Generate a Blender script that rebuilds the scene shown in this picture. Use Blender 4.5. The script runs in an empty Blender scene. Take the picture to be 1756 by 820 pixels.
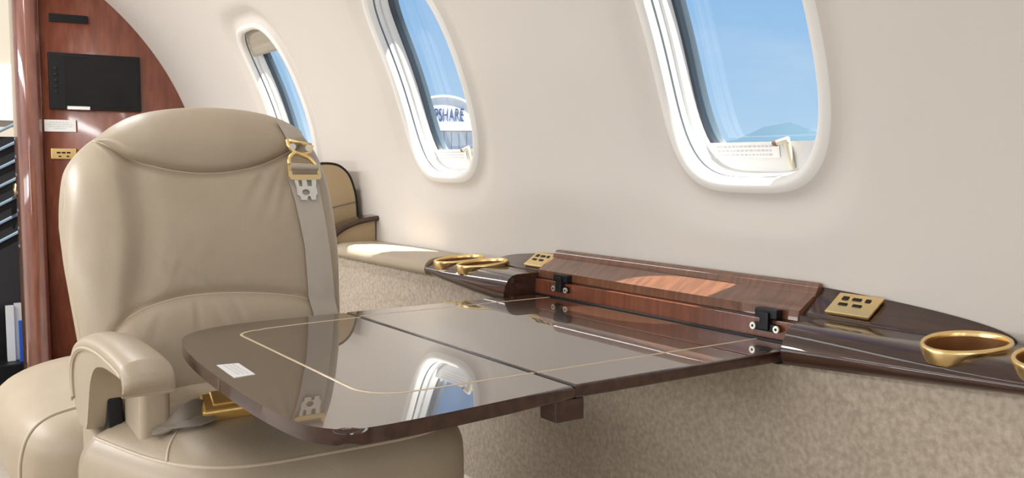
import bpy, bmesh, math, random
from mathutils import Vector, Matrix
random.seed(7)
S = bpy.context.scene
COL = S.collection
PI = math.pi
sin, cos, sqrt = math.sin, math.cos, math.sqrt

# ------------------------------------------------------------------ camera
cam_d = bpy.data.cameras.new('camera')
cam = bpy.data.objects.new('camera', cam_d); COL.objects.link(cam); S.camera = cam
cam_d.sensor_width = 36.0
cam_d.lens = 1600.0 / 1756.0 * 36.0
cam_d.clip_start = 0.02; cam_d.clip_end = 8000
cam.location = (0, 0, 0.91)
_a, _p = math.radians(34.0), math.radians(4.65)
cam.rotation_euler = Vector((-cos(_a)*cos(_p), sin(_a)*cos(_p), -sin(_p))).to_track_quat('-Z', 'Y').to_euler()

# ------------------------------------------------------------------ exposure
S.view_settings.view_transform = 'Standard'
S.view_settings.look = 'None'
S.view_settings.gamma = 1.0
S.view_settings.use_curve_mapping = False
S.view_settings.exposure = 0.0

# ------------------------------------------------------------------ world: clear blue sky, paler to the horizon, thin cirrus
W = bpy.data.worlds.new('sky'); S.world = W; W.use_nodes = True
nt = W.node_tree; nt.nodes.clear()
wo = nt.nodes.new('ShaderNodeOutputWorld'); bg = nt.nodes.new('ShaderNodeBackground')
tc = nt.nodes.new('ShaderNodeTexCoord'); sep = nt.nodes.new('ShaderNodeSeparateXYZ')
cr = nt.nodes.new('ShaderNodeValToRGB')
cr.color_ramp.elements[0].position = 0.0; cr.color_ramp.elements[0].color = (0.53, 0.74, 0.93, 1)
cr.color_ramp.elements[1].position = 0.9; cr.color_ramp.elements[1].color = (0.10, 0.26, 0.62, 1)
e = cr.color_ramp.elements.new(0.10); e.color = (0.39, 0.62, 0.88, 1)
e = cr.color_ramp.elements.new(0.30); e.color = (0.21, 0.44, 0.82, 1)
mp = nt.nodes.new('ShaderNodeMapping'); mp.inputs['Scale'].default_value = (2.0, 2.0, 9.0)
nz = nt.nodes.new('ShaderNodeTexNoise'); nz.inputs['Scale'].default_value = 2.2; nz.inputs['Detail'].default_value = 6
cr2 = nt.nodes.new('ShaderNodeValToRGB'); cr2.color_ramp.elements[0].position = 0.52; cr2.color_ramp.elements[1].position = 0.85
cr2.color_ramp.elements[1].color = (0.35, 0.35, 0.35, 1)
mx = nt.nodes.new('ShaderNodeMix'); mx.data_type = 'RGBA'; mx.inputs['B'].default_value = (0.85, 0.90, 0.95, 1)
L = nt.links.new
L(tc.outputs['Generated'], sep.inputs[0]); L(sep.outputs['Z'], cr.inputs[0])
L(tc.outputs['Generated'], mp.inputs[0]); L(mp.outputs[0], nz.inputs['Vector']); L(nz.outputs[0], cr2.inputs[0])
L(cr2.outputs[0], mx.inputs['Factor']); L(cr.outputs[0], mx.inputs['A'])
L(mx.outputs['Result'], bg.inputs[0]); bg.inputs[1].default_value = 1.0
L(bg.outputs[0], wo.inputs[0])

# ------------------------------------------------------------------ sun (high, over the right-hand windows)
sd = bpy.data.lights.new('sun', 'SUN'); so = bpy.data.objects.new('sun', sd); COL.objects.link(so)
sd.energy = 17.0; sd.angle = math.radians(0.6); sd.color = (1.0, 0.95, 0.86)
so.location = (2, 4, 12)
SUN_DIR = Vector((-0.13, -0.026, -0.39))
so.rotation_euler = SUN_DIR.to_track_quat('-Z', 'Y').to_euler()

# fill: unseen area lights added to brighten the cabin (their housings are built below)
def area(name, loc, sx, sy, energy, col=(0.985, 0.99, 1.0), aim=(0, 0, -1)):
    d = bpy.data.lights.new(name, 'AREA'); o = bpy.data.objects.new(name, d); COL.objects.link(o)
    d.shape = 'RECTANGLE'; d.size = sx; d.size_y = sy; d.energy = energy; d.color = col
    o.location = loc; o.rotation_euler = Vector(aim).to_track_quat('-Z', 'Y').to_euler()
    return o
# x, degrees round the fuselage from the right wall, watts: added fill at upper left, lower left, right ceiling
FILL_LAMPS = [(-2.9, 139, 18.0), (-1.35, 139, 5.0), (0.2, 139, 0.6), (-2.6, 178, 3.0), (-1.30, 178, 7.5), (0.4, 178, 1.5), (-2.9, 73, 8.0), (-1.35, 73, 2.2), (0.2, 73, 1.0)]
AFT_FILL_W = 4.0

# ------------------------------------------------------------------ materials
def mat(name, col, rough=0.5, metal=0.0, coat=0.0, coat_rough=0.03, col2=None, nscale=20.0, stretch=(1, 1, 1),
        bump=0.0, bscale=200.0, spec=0.5, sheen=0.0, emit=None, ramp=(0.35, 0.65), bdist=0.001, detail=4.0, coat_ior=1.5):
    m = bpy.data.materials.new(name); m.use_nodes = True
    t = m.node_tree; b = t.nodes['Principled BSDF']
    b.inputs['Base Color'].default_value = (*col, 1); b.inputs['Roughness'].default_value = rough
    b.inputs['Metallic'].default_value = metal; b.inputs['Coat Weight'].default_value = coat
    b.inputs['Coat IOR'].default_value = coat_ior
    b.inputs['Coat Roughness'].default_value = coat_rough; b.inputs['Specular IOR Level'].default_value = spec
    b.inputs['Sheen Weight'].default_value = sheen
    if col2 is not None or bump:
        co = t.nodes.new('ShaderNodeTexCoord'); mpn = t.nodes.new('ShaderNodeMapping'); mpn.inputs['Scale'].default_value = stretch
        t.links.new(co.outputs['Object'], mpn.inputs[0])
    if col2 is not None:
        n = t.nodes.new('ShaderNodeTexNoise'); n.inputs['Scale'].default_value = nscale; n.inputs['Detail'].default_value = detail
        r = t.nodes.new('ShaderNodeValToRGB')
        r.color_ramp.elements[0].color = (*col, 1); r.color_ramp.elements[1].color = (*col2, 1)
        r.color_ramp.elements[0].position, r.color_ramp.elements[1].position = ramp
        t.links.new(mpn.outputs[0], n.inputs['Vector']); t.links.new(n.outputs[0], r.inputs[0])
        t.links.new(r.outputs[0], b.inputs['Base Color'])
    if bump:
        n2 = t.nodes.new('ShaderNodeTexNoise'); n2.inputs['Scale'].default_value = bscale; n2.inputs['Detail'].default_value = 3
        t.links.new(co.outputs['Object'], n2.inputs['Vector'])
        bp = t.nodes.new('ShaderNodeBump'); bp.inputs['Strength'].default_value = bump; bp.inputs['Distance'].default_value = bdist
        t.links.new(n2.outputs[0], bp.inputs['Height']); t.links.new(bp.outputs[0], b.inputs['Normal'])
    if emit:
        b.inputs['Emission Color'].default_value = (*emit[0], 1); b.inputs['Emission Strength'].default_value = emit[1]
    return m

M = {}
M['liner'] = mat('liner', (0.655, 0.612, 0.562), 0.62, bump=0.06, bscale=420, spec=0.3)
M['lip'] = mat('lip', (0.80, 0.78, 0.74), 0.45, bump=0.12, bscale=500)
M['reveal'] = mat('reveal', (0.72, 0.72, 0.71), 0.25)
M['leather'] = mat('leather', (0.43, 0.355, 0.260), 0.40, col2=(0.40, 0.328, 0.238), nscale=9, bump=0.22, bscale=300, spec=0.45)
M['leather_tan'] = mat('leather_tan', (0.46, 0.345, 0.205), 0.48, col2=(0.43, 0.32, 0.185), nscale=9, bump=0.2, bscale=300, spec=0.4)
M['piping'] = mat('piping', (0.55, 0.46, 0.34), 0.45, bump=0.1)
M['webbing'] = mat('webbing', (0.46, 0.41, 0.35), 0.62, bump=0.5, bscale=700)
M['webbing_dark'] = mat('webbing_dark', (0.27, 0.225, 0.18), 0.6, bump=0.5, bscale=700)
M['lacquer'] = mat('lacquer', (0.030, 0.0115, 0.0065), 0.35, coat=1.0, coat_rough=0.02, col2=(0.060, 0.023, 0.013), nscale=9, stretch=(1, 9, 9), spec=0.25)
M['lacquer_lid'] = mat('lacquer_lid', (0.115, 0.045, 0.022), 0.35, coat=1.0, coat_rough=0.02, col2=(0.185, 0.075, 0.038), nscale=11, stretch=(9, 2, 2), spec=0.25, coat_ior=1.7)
M['post_lacquer'] = mat('post_lacquer', (0.15, 0.040, 0.022), 0.35, coat=1.0, coat_rough=0.05, col2=(0.21, 0.062, 0.033), nscale=8, stretch=(6, 6, 1.3), coat_ior=1.8)
M['lacquer_top'] = mat('lacquer_top', (0.042, 0.021, 0.013), 0.25, coat=1.0, coat_rough=0.012, col2=(0.060, 0.029, 0.017), nscale=9, stretch=(1, 9, 9), spec=0.5, coat_ior=2.2)
M['lacquer_red'] = mat('lacquer_red', (0.135, 0.038, 0.018), 0.3, coat=1.0, coat_rough=0.03, col2=(0.20, 0.060, 0.028), nscale=14, stretch=(8, 8, 0.8))
M['bulkhead'] = mat('bulkhead', (0.155, 0.042, 0.023), 0.38, coat=0.7, coat_rough=0.12, col2=(0.225, 0.068, 0.036), nscale=8, stretch=(6, 6, 1.3), detail=8)
M['carpet'] = mat('carpet', (0.44, 0.37, 0.285), 0.95, col2=(0.63, 0.545, 0.44), nscale=120, bump=0.8, bscale=1100, sheen=0.15, bdist=0.0015, spec=0.1, detail=6, ramp=(0.34, 0.68))
M['floor'] = mat('floor', (0.50, 0.44, 0.36), 0.95, col2=(0.58, 0.51, 0.42), nscale=120, bump=1.0, bscale=420)
M['gold'] = mat('gold', (0.95, 0.71, 0.34), 0.28, metal=1.0)
M['gold_satin'] = mat('gold_satin', (0.82, 0.52, 0.17), 0.36, metal=0.6)
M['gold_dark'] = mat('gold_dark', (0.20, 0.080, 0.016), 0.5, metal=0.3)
M['nickel'] = mat('nickel', (0.86, 0.82, 0.72), 0.30, metal=0.7)
M['inlay'] = mat('inlay', (0.74, 0.61, 0.40), 0.3, coat=0.5, coat_rough=0.03)
M['black'] = mat('black', (0.010, 0.010, 0.011), 0.4, spec=0.25)
M['screen'] = mat('screen', (0.008, 0.008, 0.009), 0.15, spec=0.3)
M['rubber'] = mat('rubber', (0.028, 0.042, 0.060), 0.35)
M['rubber_grey'] = mat('rubber_grey', (0.10, 0.14, 0.18), 0.4)
M['white'] = mat('white', (0.80, 0.80, 0.78), 0.5)
M['track'] = mat('track', (0.34, 0.37, 0.40), 0.4)
M['print'] = mat('print', (0.56, 0.56, 0.56), 0.7)
M['shade'] = mat('shade', (0.40, 0.36, 0.29), 0.6, bump=0.2, bscale=300)
M['cream'] = mat('cream', (0.70, 0.64, 0.50), 0.35)
M['brown_tip'] = mat('brown_tip', (0.20, 0.11, 0.06), 0.4)
M['lampglass'] = mat('lampglass', (0.9, 0.9, 0.86), 0.4)
M['hangar'] = mat('hangar', (0.52, 0.55, 0.60), 0.6)
M['hangar_panel'] = mat('hangar_panel', (0.42, 0.48, 0.57), 0.6)
M['letters'] = mat('letters', (0.012, 0.04, 0.14), 0.6)
M['concrete'] = mat('concrete', (0.27, 0.265, 0.25), 0.9, col2=(0.23, 0.225, 0.215), nscale=0.2)
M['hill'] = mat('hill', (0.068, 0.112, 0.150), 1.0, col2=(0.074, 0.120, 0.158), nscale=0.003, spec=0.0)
M['blue'] = mat('blue', (0.02, 0.12, 0.55), 0.5)
M['orange'] = mat('orange', (0.55, 0.20, 0.05), 0.5)

gm = bpy.data.materials.new('pane_glass'); gm.use_nodes = True; t = gm.node_tree; t.nodes.clear()
o_ = t.nodes.new('ShaderNodeOutputMaterial'); mi = t.nodes.new('ShaderNodeMixShader'); tr = t.nodes.new('ShaderNodeBsdfTransparent')
gl = t.nodes.new('ShaderNodeBsdfGlossy'); lw = t.nodes.new('ShaderNodeLayerWeight'); lw.inputs[0].default_value = 0.5
pw = t.nodes.new('ShaderNodeMath'); pw.operation = 'POWER'; pw.inputs[1].default_value = 4.0
ml = t.nodes.new('ShaderNodeMath'); ml.operation = 'MULTIPLY_ADD'; ml.inputs[1].default_value = 0.55; ml.inputs[2].default_value = 0.045
tr.inputs[0].default_value = (0.94, 0.97, 0.99, 1); gl.inputs['Roughness'].default_value = 0.03
t.links.new(lw.outputs['Facing'], pw.inputs[0]); t.links.new(pw.outputs[0], ml.inputs[0]); t.links.new(ml.outputs[0], mi.inputs[0])
t.links.new(tr.outputs[0], mi.inputs[1]); t.links.new(gl.outputs[0], mi.inputs[2]); t.links.new(mi.outputs[0], o_.inputs[0])
M['glass'] = gm

# ------------------------------------------------------------------ helpers
def obj(name, bm, material, parent=None, smooth=True, autosmooth=None):
    me = bpy.data.meshes.new(name)
    bmesh.ops.recalc_face_normals(bm, faces=bm.faces)
    if autosmooth is not None:
        for ed in bm.edges:
            if len(ed.link_faces) == 2 and ed.calc_face_angle(0) > math.radians(autosmooth): ed.smooth = False
    for f in bm.faces: f.smooth = smooth
    bm.to_mesh(me); bm.free()
    o = bpy.data.objects.new(name, me); COL.objects.link(o)
    if autosmooth is not None:      # flat faces stay optically flat beside rounded rims
        wn = o.modifiers.new('weighted_normal', 'WEIGHTED_NORMAL'); wn.keep_sharp = True; wn.weight = 100
    mats = material if isinstance(material, (list, tuple)) else [material]
    for m in mats: me.materials.append(M[m])
    if parent is not None:
        o.parent = parent
        o.matrix_parent_inverse = Matrix.Translation(parent.location).inverted() if parent.parent is None else Matrix.Identity(4)
    return o
# every mesh is written in cabin coordinates; a part's parent inverse keeps it there
def thing(name, label, cat, loc=(0, 0, 0), group=None):
    o = bpy.data.objects.new(name, None); COL.objects.link(o); o.location = loc
    o.empty_display_size = 0.05
    o['label'] = label; o['category'] = cat
    if group: o['group'] = group
    return o
def tag(o, label, cat, group=None):
    o['label'] = label; o['category'] = cat
    if group: o['group'] = group
    return o
def structure(o): o['kind'] = 'structure'; return o
def s_empty(name, loc=(0, 0, 0)):
    o = bpy.data.objects.new(name, None); COL.objects.link(o); o.location = loc; o['kind'] = 'structure'; o.empty_display_size = 0.05
    return o
def ensure(bm): bm.verts.ensure_lookup_table(); return bm
def add_grid(bm, pts, closed_u=False, closed_v=False):
    V = [[bm.verts.new(p) for p in row] for row in pts]
    n, m = len(V), len(V[0])
    for i in range(n if closed_v else n - 1):
        for j in range(m if closed_u else m - 1):
            a, b, c, d = V[i][j], V[i][(j+1) % m], V[(i+1) % n][(j+1) % m], V[(i+1) % n][j]
            try: bm.faces.new((a, b, c, d))
            except ValueError: pass
    return V
def grid(pts, **k):
    bm = bmesh.new(); add_grid(bm, pts, **k); return bm
def add_box(bm, x0, x1, y0, y1, z0, z1, bev=0.0, seg=2, mtx=None):
    r = bmesh.ops.create_cube(bm, size=1.0)
    vs = r['verts']
    for v in vs:
        v.co = Vector(((x0+x1)/2 + v.co.x*(x1-x0), (y0+y1)/2 + v.co.y*(y1-y0), (z0+z1)/2 + v.co.z*(z1-z0)))
    if bev:
        es = list({e for v in vs for e in v.link_edges})
        q = bmesh.ops.bevel(bm, geom=es, offset=bev, segments=seg, affect='EDGES', profile=0.5)
        vs = list({v for f in q['faces'] for v in f.verts} | {v for v in vs if v.is_valid})
    if mtx is not None:
        for v in vs: v.co = mtx @ v.co
    return vs
def box(*a, **k):
    bm = bmesh.new(); add_box(bm, *a, **k); return bm
def add_tube(bm, pts, r, n=8, closed=False, cap=True, flat=1.0, up=None):
    pts = [Vector(p) for p in pts]; N = len(pts); rings = []
    prev = None
    for i in range(N):
        if closed: tg = pts[(i+1) % N] - pts[i-1]
        else: tg = pts[min(i+1, N-1)] - pts[max(i-1, 0)]
        tg.normalize()
        ref = Vector(up) if up else (prev if prev is not None else (Vector((0, 0, 1)) if abs(tg.z) < 0.9 else Vector((1, 0, 0))))
        a = (ref - tg*ref.dot(tg)).normalized(); b = tg.cross(a); prev = a
        rr = r[i] if isinstance(r, (list, tuple)) else r
        rings.append([pts[i] + a*(cos(2*PI*k/n)*rr*flat) + b*(sin(2*PI*k/n)*rr) for k in range(n)])
    V = add_grid(bm, rings, closed_u=True, closed_v=closed)
    if cap and not closed:
        bm.faces.new(V[0][::-1]); bm.faces.new(V[-1])
def tube(*a, **k):
    bm = bmesh.new(); add_tube(bm, *a, **k); return bm
def add_prism(bm, outline, to3d, t0, t1, bev=0.0, seg=3):
    """outline: 2-D points; to3d(u, v, t) -> point; extruded from t0 to t1, the rims rounded by bev"""
    A = [bm.verts.new(to3d(u, v, t0)) for u, v in outline]; B = [bm.verts.new(to3d(u, v, t1)) for u, v in outline]
    n = len(A); fa = bm.faces.new(A); fb = bm.faces.new(B[::-1])
    for i in range(n): bm.faces.new((A[i], B[i], B[(i+1) % n], A[(i+1) % n]))
    if bev:
        es = list(fa.edges) + list(fb.edges)
        bmesh.ops.bevel(bm, geom=es, offset=bev, segments=seg, affect='EDGES', profile=0.5)
def prism(*a, **k):
    bm = bmesh.new(); add_prism(bm, *a, **k); return bm
def pillow(c, h, n=4.0, res=14, nz=None, dome=0.0):
    """superellipsoid cushion"""
    bm = bmesh.new(); bmesh.ops.create_cube(bm, size=2.0)
    bmesh.ops.subdivide_edges(bm, edges=bm.edges, cuts=res, use_grid_fill=True)
    nz = nz or n
    for v in bm.verts:
        x, y, z = [math.tan(q*PI/4) for q in v.co]
        L_ = ((abs(x)**n + abs(y)**n)**(nz/n) + abs(z)**nz)**(1.0/nz)
        x, y, z = x/L_, y/L_, z/L_
        v.co = Vector((c[0]+x*h[0], c[1]+y*h[1], c[2]+z*h[2] + (dome*(1-x*x)*(1-y*y) if z > 0 else 0)))
    return bm
def interp(tab, x):
    if x <= tab[0][0]: return tab[0][1]
    for (a, fa), (b, fb) in zip(tab, tab[1:]):
        if x <= b: return fa + (fb-fa)*(x-a)/(b-a)
    return tab[-1][1]
def smooth_curve(pts, n=8, closed=False):
    P = [Vector(p) for p in pts]; out = []; N = len(P)
    for i in range(N if closed else N-1):
        p0 = P[i-1] if (closed or i > 0) else P[i]; p1 = P[i]; p2 = P[(i+1) % N]
        p3 = P[(i+2) % N] if (closed or i+2 < N) else P[i+1]
        for k in range(n):
            s = k/n
            out.append(0.5*((2*p1) + (p2-p0)*s + (2*p0-5*p1+4*p2-p3)*s*s + (3*p1-p0-3*p2+p3)*s**3))
    if not closed: out.append(P[-1])
    return out
def spl(pts, n=8):
    """smooth y(x) table from 2-D points"""
    return [(p.x, p.y) for p in smooth_curve([(a, b, 0) for a, b in pts], n)]
def text_mesh(txt, size, material, parent, mtx, name, depth=0.0):
    c = bpy.data.curves.new(name, 'FONT'); c.body = txt; c.size = size; c.extrude = depth; c.align_x = 'LEFT'
    tmp = bpy.data.objects.new('tmp_text', c); COL.objects.link(tmp)
    bpy.context.view_layer.update()
    me = bpy.data.meshes.new_from_object(tmp.evaluated_get(bpy.context.evaluated_depsgraph_get()))
    bpy.data.objects.remove(tmp); me.name = name
    me.transform(mtx); me.materials.clear(); me.materials.append(M[material])
    o = bpy.data.objects.new(name, me); COL.objects.link(o)
    if parent is not None:
        o.parent = parent; o.matrix_parent_inverse = Matrix.Translation(parent.location).inverted() if parent.parent is None else Matrix.Identity(4)
    return o
def cut(o, cutter_bms):
    """real holes: boolean difference, baked into the mesh"""
    tmp = []
    for bm in cutter_bms:
        me = bpy.data.meshes.new('cut'); bmesh.ops.recalc_face_normals(bm, faces=bm.faces); bm.to_mesh(me); bm.free()
        c = bpy.data.objects.new('cut', me); COL.objects.link(c); tmp.append(c)
        m = o.modifiers.new('b', 'BOOLEAN'); m.operation = 'DIFFERENCE'; m.object = c; m.solver = 'EXACT'
    bpy.context.view_layer.update()
    me = bpy.data.meshes.new_from_object(o.evaluated_get(bpy.context.evaluated_depsgraph_get()))
    o.modifiers.clear(); o.data = me
    for c in tmp: bpy.data.objects.remove(c)

# ------------------------------------------------------------------ fuselage section
Y0, Z0, R0 = 0.05, 0.732, 1.0476
X_FWD, X_AFT = -3.85, 1.25
def cyl(x, th, dr=0.0, side=1):
    """th in degrees up from horizontal; dr > 0 = outwards"""
    a = math.radians(th); r = R0 + dr
    return Vector((x, Y0 + side*r*cos(a), Z0 + r*sin(a)))
WIN_X = [-2.80, -1.89, -0.98, -0.07]
PITCH = 0.91
TH0, TH1 = 8.1, 33.2
THC, THH = (TH0+TH1)/2, (TH1-TH0)/2
HW = 0.152
P_LO, P_HI = 1.5, 40.0          # panel limits in degrees
NANG = 96
def wring(xc, hw, tc_, th_, ex, dr, side):
    out = []
    for k in range(NANG):
        a = 2*PI*k/NANG
        ca, sa = cos(a), sin(a)
        q = (abs(ca)**ex + abs(sa)**ex)**(-1.0/ex)
        out.append(cyl(xc + hw*ca*q, tc_ + th_*sa*q, dr, side))
    return out
def dring(xc, d, dr, side):
    deg = math.degrees(d/R0)
    return wring(xc, HW+d, THC, THH+deg, 3.6, dr, side)
def prect(xc, side):
    out = []
    wx = PITCH/2; lo, hi = P_LO-THC, P_HI-THC
    for k in range(NANG):
        a = 2*PI*k/NANG; ca, sa = cos(a)*wx, sin(a)*(hi if sin(a) > 0 else -lo)
        q = 1.0/max(abs(cos(a)), abs(sin(a)))
        out.append(cyl(xc + wx*cos(a)*q, THC + (hi if sin(a) > 0 else -lo)*sin(a)*q, 0, side))
    return out
def make_wall(side, name):
    bm = bmesh.new()
    for xc in WIN_X:
        rings = [prect(xc, side)]
        pr = rings[0]
        for f in (0.25, 0.5, 0.75):
            tgt = dring(xc, 0.085, 0.0, side)
            row = []
            for a, b in zip(pr, tgt):
                p = a.lerp(b, f); y, z = p.y-Y0, p.z-Z0; r = sqrt(y*y+z*z)
                row.append(Vector((p.x, Y0+y*R0/r, Z0+z*R0/r)))
            rings.append(row)
        for d, dr in ((0.085, 0.0), (0.070, 0.003), (0.052, 0.0125), (0.036, 0.0165), (0.025, 0.0140), (0.016, 0.0060), (0.008, 0.0), (0.002, 0.001), (-0.002, 0.004), (-0.004, 0.006)):
            rings.append(dring(xc, d, dr, side))
        nf = len(bm.faces); add_grid(bm, rings, closed_u=True); bm.faces.ensure_lookup_table()
        for f in bm.faces[nf+NANG*(len(rings)-5):]: f.material_index = 1
    x0, x1 = WIN_X[0]-PITCH/2, WIN_X[-1]+PITCH/2
    def strip(xa, xb, ta, tb, nx, ntt):
        add_grid(bm, [[cyl(xa+(xb-xa)*i/nx, ta+(tb-ta)*j/ntt, 0, side) for i in range(nx+1)] for j in range(ntt+1)])
    xd = X_FWD if side > 0 else x0      # the left wall is open at the entry door, forward of the windows
    if side > 0: strip(X_FWD, x0, P_LO, P_HI, 3, 24)
    strip(x1, X_AFT, P_LO, P_HI, 3, 24)
    strip(xd, X_AFT, -45, P_LO, 3, 26)
    bmesh.ops.remove_doubles(bm, verts=bm.verts, dist=0.0004)
    return structure(obj(name, bm, ['liner', 'lip']))
make_wall(1, 'wall_right')
make_wall(-1, 'wall_left')
bm = grid([[cyl(X_FWD+(X_AFT-X_FWD)*i/2, P_HI+(180-2*P_HI)*j/60, 0, 1) for i in range(3)] for j in range(61)])
structure(obj('ceiling', bm, 'liner'))
structure(obj('floor', box(X_FWD-1.0, X_AFT, -1.0, 1.1, -0.04, 0.0), 'floor'))
structure(obj('wall_aft', box(X_AFT, X_AFT+0.03, -1.15, 1.25, -0.02, 1.85), 'liner'))

# windows
RISER_TH = 11.1
def ring_th(xc, d):
    """(point, degrees) round the window outline grown by d"""
    out = []; hw = HW+d; th_ = THH+math.degrees(d/R0)
    for k in range(NANG):
        a = 2*PI*k/NANG; ca, sa = cos(a), sin(a); q = (abs(ca)**3.6 + abs(sa)**3.6)**(-1/3.6)
        out.append((Vector((xc+hw*ca*q, 0, 0)), THC+th_*sa*q))
    return out
def make_window(i, xc, side, shade=False):
    w = s_empty('window_%d' % i, cyl(xc, TH0, 0.05, side))
    rows = [dring(xc, d, dr, side) for d, dr in ((-0.004, 0.006), (-0.006, 0.013), (-0.0055, 0.020))]
    obj('window_lip', grid(rows, closed_u=True), 'lip', w)
    rows = [dring(xc, d, dr, side) for d, dr in ((-0.0055, 0.020), (0.001, 0.021), (0.001, 0.0235), (-0.006, 0.0245))]
    obj('shade_track', grid(rows, closed_u=True), 'track', w)
    rows = [dring(xc, d, dr, side) for d, dr in ((-0.006, 0.0245), (-0.007, 0.034), (-0.0045, 0.0355), (-0.0045, 0.039), (-0.009, 0.0405), (-0.012, 0.052), (-0.0125, 0.056))]
    obj('reveal', grid(rows, closed_u=True), 'reveal', w, autosmooth=40)
    rows = [dring(xc, d, dr, side) for d, dr in ((-0.0125, 0.056), (-0.0175, 0.058), (-0.019, 0.066))]
    obj('gasket', grid(rows, closed_u=True), 'rubber', w, autosmooth=40)
    rows = [dring(xc, d, dr, side) for d, dr in ((-0.019, 0.066), (-0.0175, 0.067), (-0.0195, 0.069), (-0.0215, 0.078))]
    obj('outer_seal', grid(rows, closed_u=True), 'rubber_grey', w, autosmooth=40)
    # pane: a curved sheet
    bm = bmesh.new()
    rr = [[cyl(xc+(p.x-xc)*f, THC+(q-THC)*f, 0.076, side) for p, q in ring_th(xc, -0.020)] for f in (1.0, 0.75, 0.5, 0.25, 0.02)]
    V = add_grid(bm, rr, closed_u=True); bm.faces.new(V[-1])
    obj('pane', bm, 'glass', w)
    # outer skin behind the liner so no light leaks past the reveal
    rows = [dring(xc, -0.0215, 0.078, side), dring(xc, 0.15, 0.078, side)]
    obj('outer_skin', grid(rows, closed_u=True), 'white', w)
    # upright riser across the bottom of the recess
    rows = []
    for k in range(15):
        th = 8.2 + (RISER_TH-8.2)*k/14
        v = min(1, abs(th-THC)/(THH-0.2)); half = (HW-0.008)*(1-v**3.6)**(1/3.6)
        rows.append([cyl(xc-half+2*half*j/24, th, 0.0475, side) for j in range(25)])
    half = (HW-0.010)
    rows.append([p + Vector((0, 0.006*side, 0)) for p in rows[-1]])
    obj('riser', grid(rows), 'reveal', w, autosmooth=40)
    if side > 0 and i <= 3:
        # printed placard on the riser below the pane
        PA, PB, PT0, PT1 = -0.100, 0.033, 9.80, RISER_TH-0.03
        def on(xx, f, dr): return cyl(xc+xx, PT0+(PT1-PT0)*f, dr, side)
        bm = grid([[on(PA+(PB-PA)*k/8, j, 0.0462) for k in range(9)] for j in range(2)])
        pl = obj('placard', bm, 'white', w)
        bm = bmesh.new(); rnd = random.Random(3+i)
        for ln in range(3):
            xx = PA+0.007
            while xx < PB-0.014:
                ww = rnd.uniform(0.003, 0.008); f0 = 0.14+0.27*ln
                q = [(xx, f0), (xx+ww, f0), (xx+ww, f0+0.12), (xx, f0+0.12)]
                bm.faces.new([bm.verts.new(on(a, b, 0.0458)) for a, b in q]); xx += ww+0.0022
        p2 = obj('print', bm, 'print', pl, smooth=False); p2.matrix_parent_inverse = Matrix.Translation(w.location).inverted()
        p2.matrix_parent_inverse = Matrix.Identity(4)
        # shade latch: an upright lever with a short arm pointing left
        bm = bmesh.new()
        a0 = cyl(xc+0.056, 9.0, 0.044, side); a1 = cyl(xc+0.053, 11.3, 0.040, side); a2 = cyl(xc+0.036, 11.05, 0.036, side)
        add_tube(bm, [a0, a0.lerp(a1, 0.5), a1+Vector((0, 0, 0.002))], [0.0055, 0.005, 0.0048], n=10)
        add_tube(bm, [a1+Vector((0.004, 0, 0)), a2], [0.0048, 0.0042], n=10)
        la = obj('latch', bm, 'cream', w, autosmooth=40)
        obj('latch_tip', tube([a2+Vector((0.003, 0, 0)), a2-Vector((0.004, 0, 0))], 0.0046, n=10), 'brown_tip', la).matrix_parent_inverse = Matrix.Identity(4)
    if shade:
        rows = []
        for k in range(12):
            th = 28.6 + (33.1-28.6)*k/11
            v = abs(th-THC)/THH; half = (HW-0.002)*max(0.0, 1-v**3.6)**(1/3.6)
            dd = 0.027 + (0.002 if k % 3 == 1 else 0)
            rows.append([cyl(xc-half+2*half*j/24, th, dd, side) for j in range(25)])
        rows.insert(0, [p + Vector((0, 0.007, 0)) for p in rows[0]])
        obj('shade', grid(rows), 'shade', w)
    return w
idx = 1
for xc in WIN_X[:3][::-1]:
    make_window(idx, xc, 1, shade=(idx == 3)); idx += 1
make_window(idx, WIN_X[3], 1); idx += 1
for xc in WIN_X:
    make_window(idx, xc, -1); idx += 1

# entry door frame round the opening in the left wall
dr_ = s_empty('door_1', (-3.55, -0.98, 0))
for xa, xb in ((X_FWD, X_FWD+0.05), (-3.29, -3.25)):
    rows = [[cyl(xa, th, -0.012, -1), cyl(xb, th, -0.012, -1), cyl(xb, th, 0.06, -1), cyl(xa, th, 0.06, -1)] for th in range(-44, 41, 4)]
    obj('jamb', grid(rows, closed_u=True), 'bulkhead', dr_, autosmooth=40)
# added fill lights with housings, out of view on ceiling and left wall
for k, (lx, th, lamp_w) in enumerate(FILL_LAMPS):
    p = cyl(lx, th, -0.05)
    t_ = structure(s_empty('wash_lamp' if k == 0 else 'wash_lamp.%03d' % k, p))
    n = Vector((0, Y0-p.y, Z0-p.z)).normalized()
    ax = Vector((1, 0, 0)); by = n.cross(ax)
    mt = Matrix((( *ax, ), ( *by, ), ( *n, ))).transposed().to_4x4(); mt.translation = p
    obj('housing', box(-0.72, 0.72, -0.075, 0.075, -0.052, -0.008, bev=0.006, mtx=mt), 'white', t_, autosmooth=40)
    la = area('lamp', p + n*0.004, 1.40, 0.13, lamp_w, aim=n)
    la.rotation_euler = mt.to_euler(); la.rotation_euler = (mt.to_3x3() @ Matrix.Rotation(PI, 3, 'X')).to_euler()
    la.parent = t_; la.matrix_parent_inverse = Matrix.Translation(t_.location).inverted()

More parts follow.
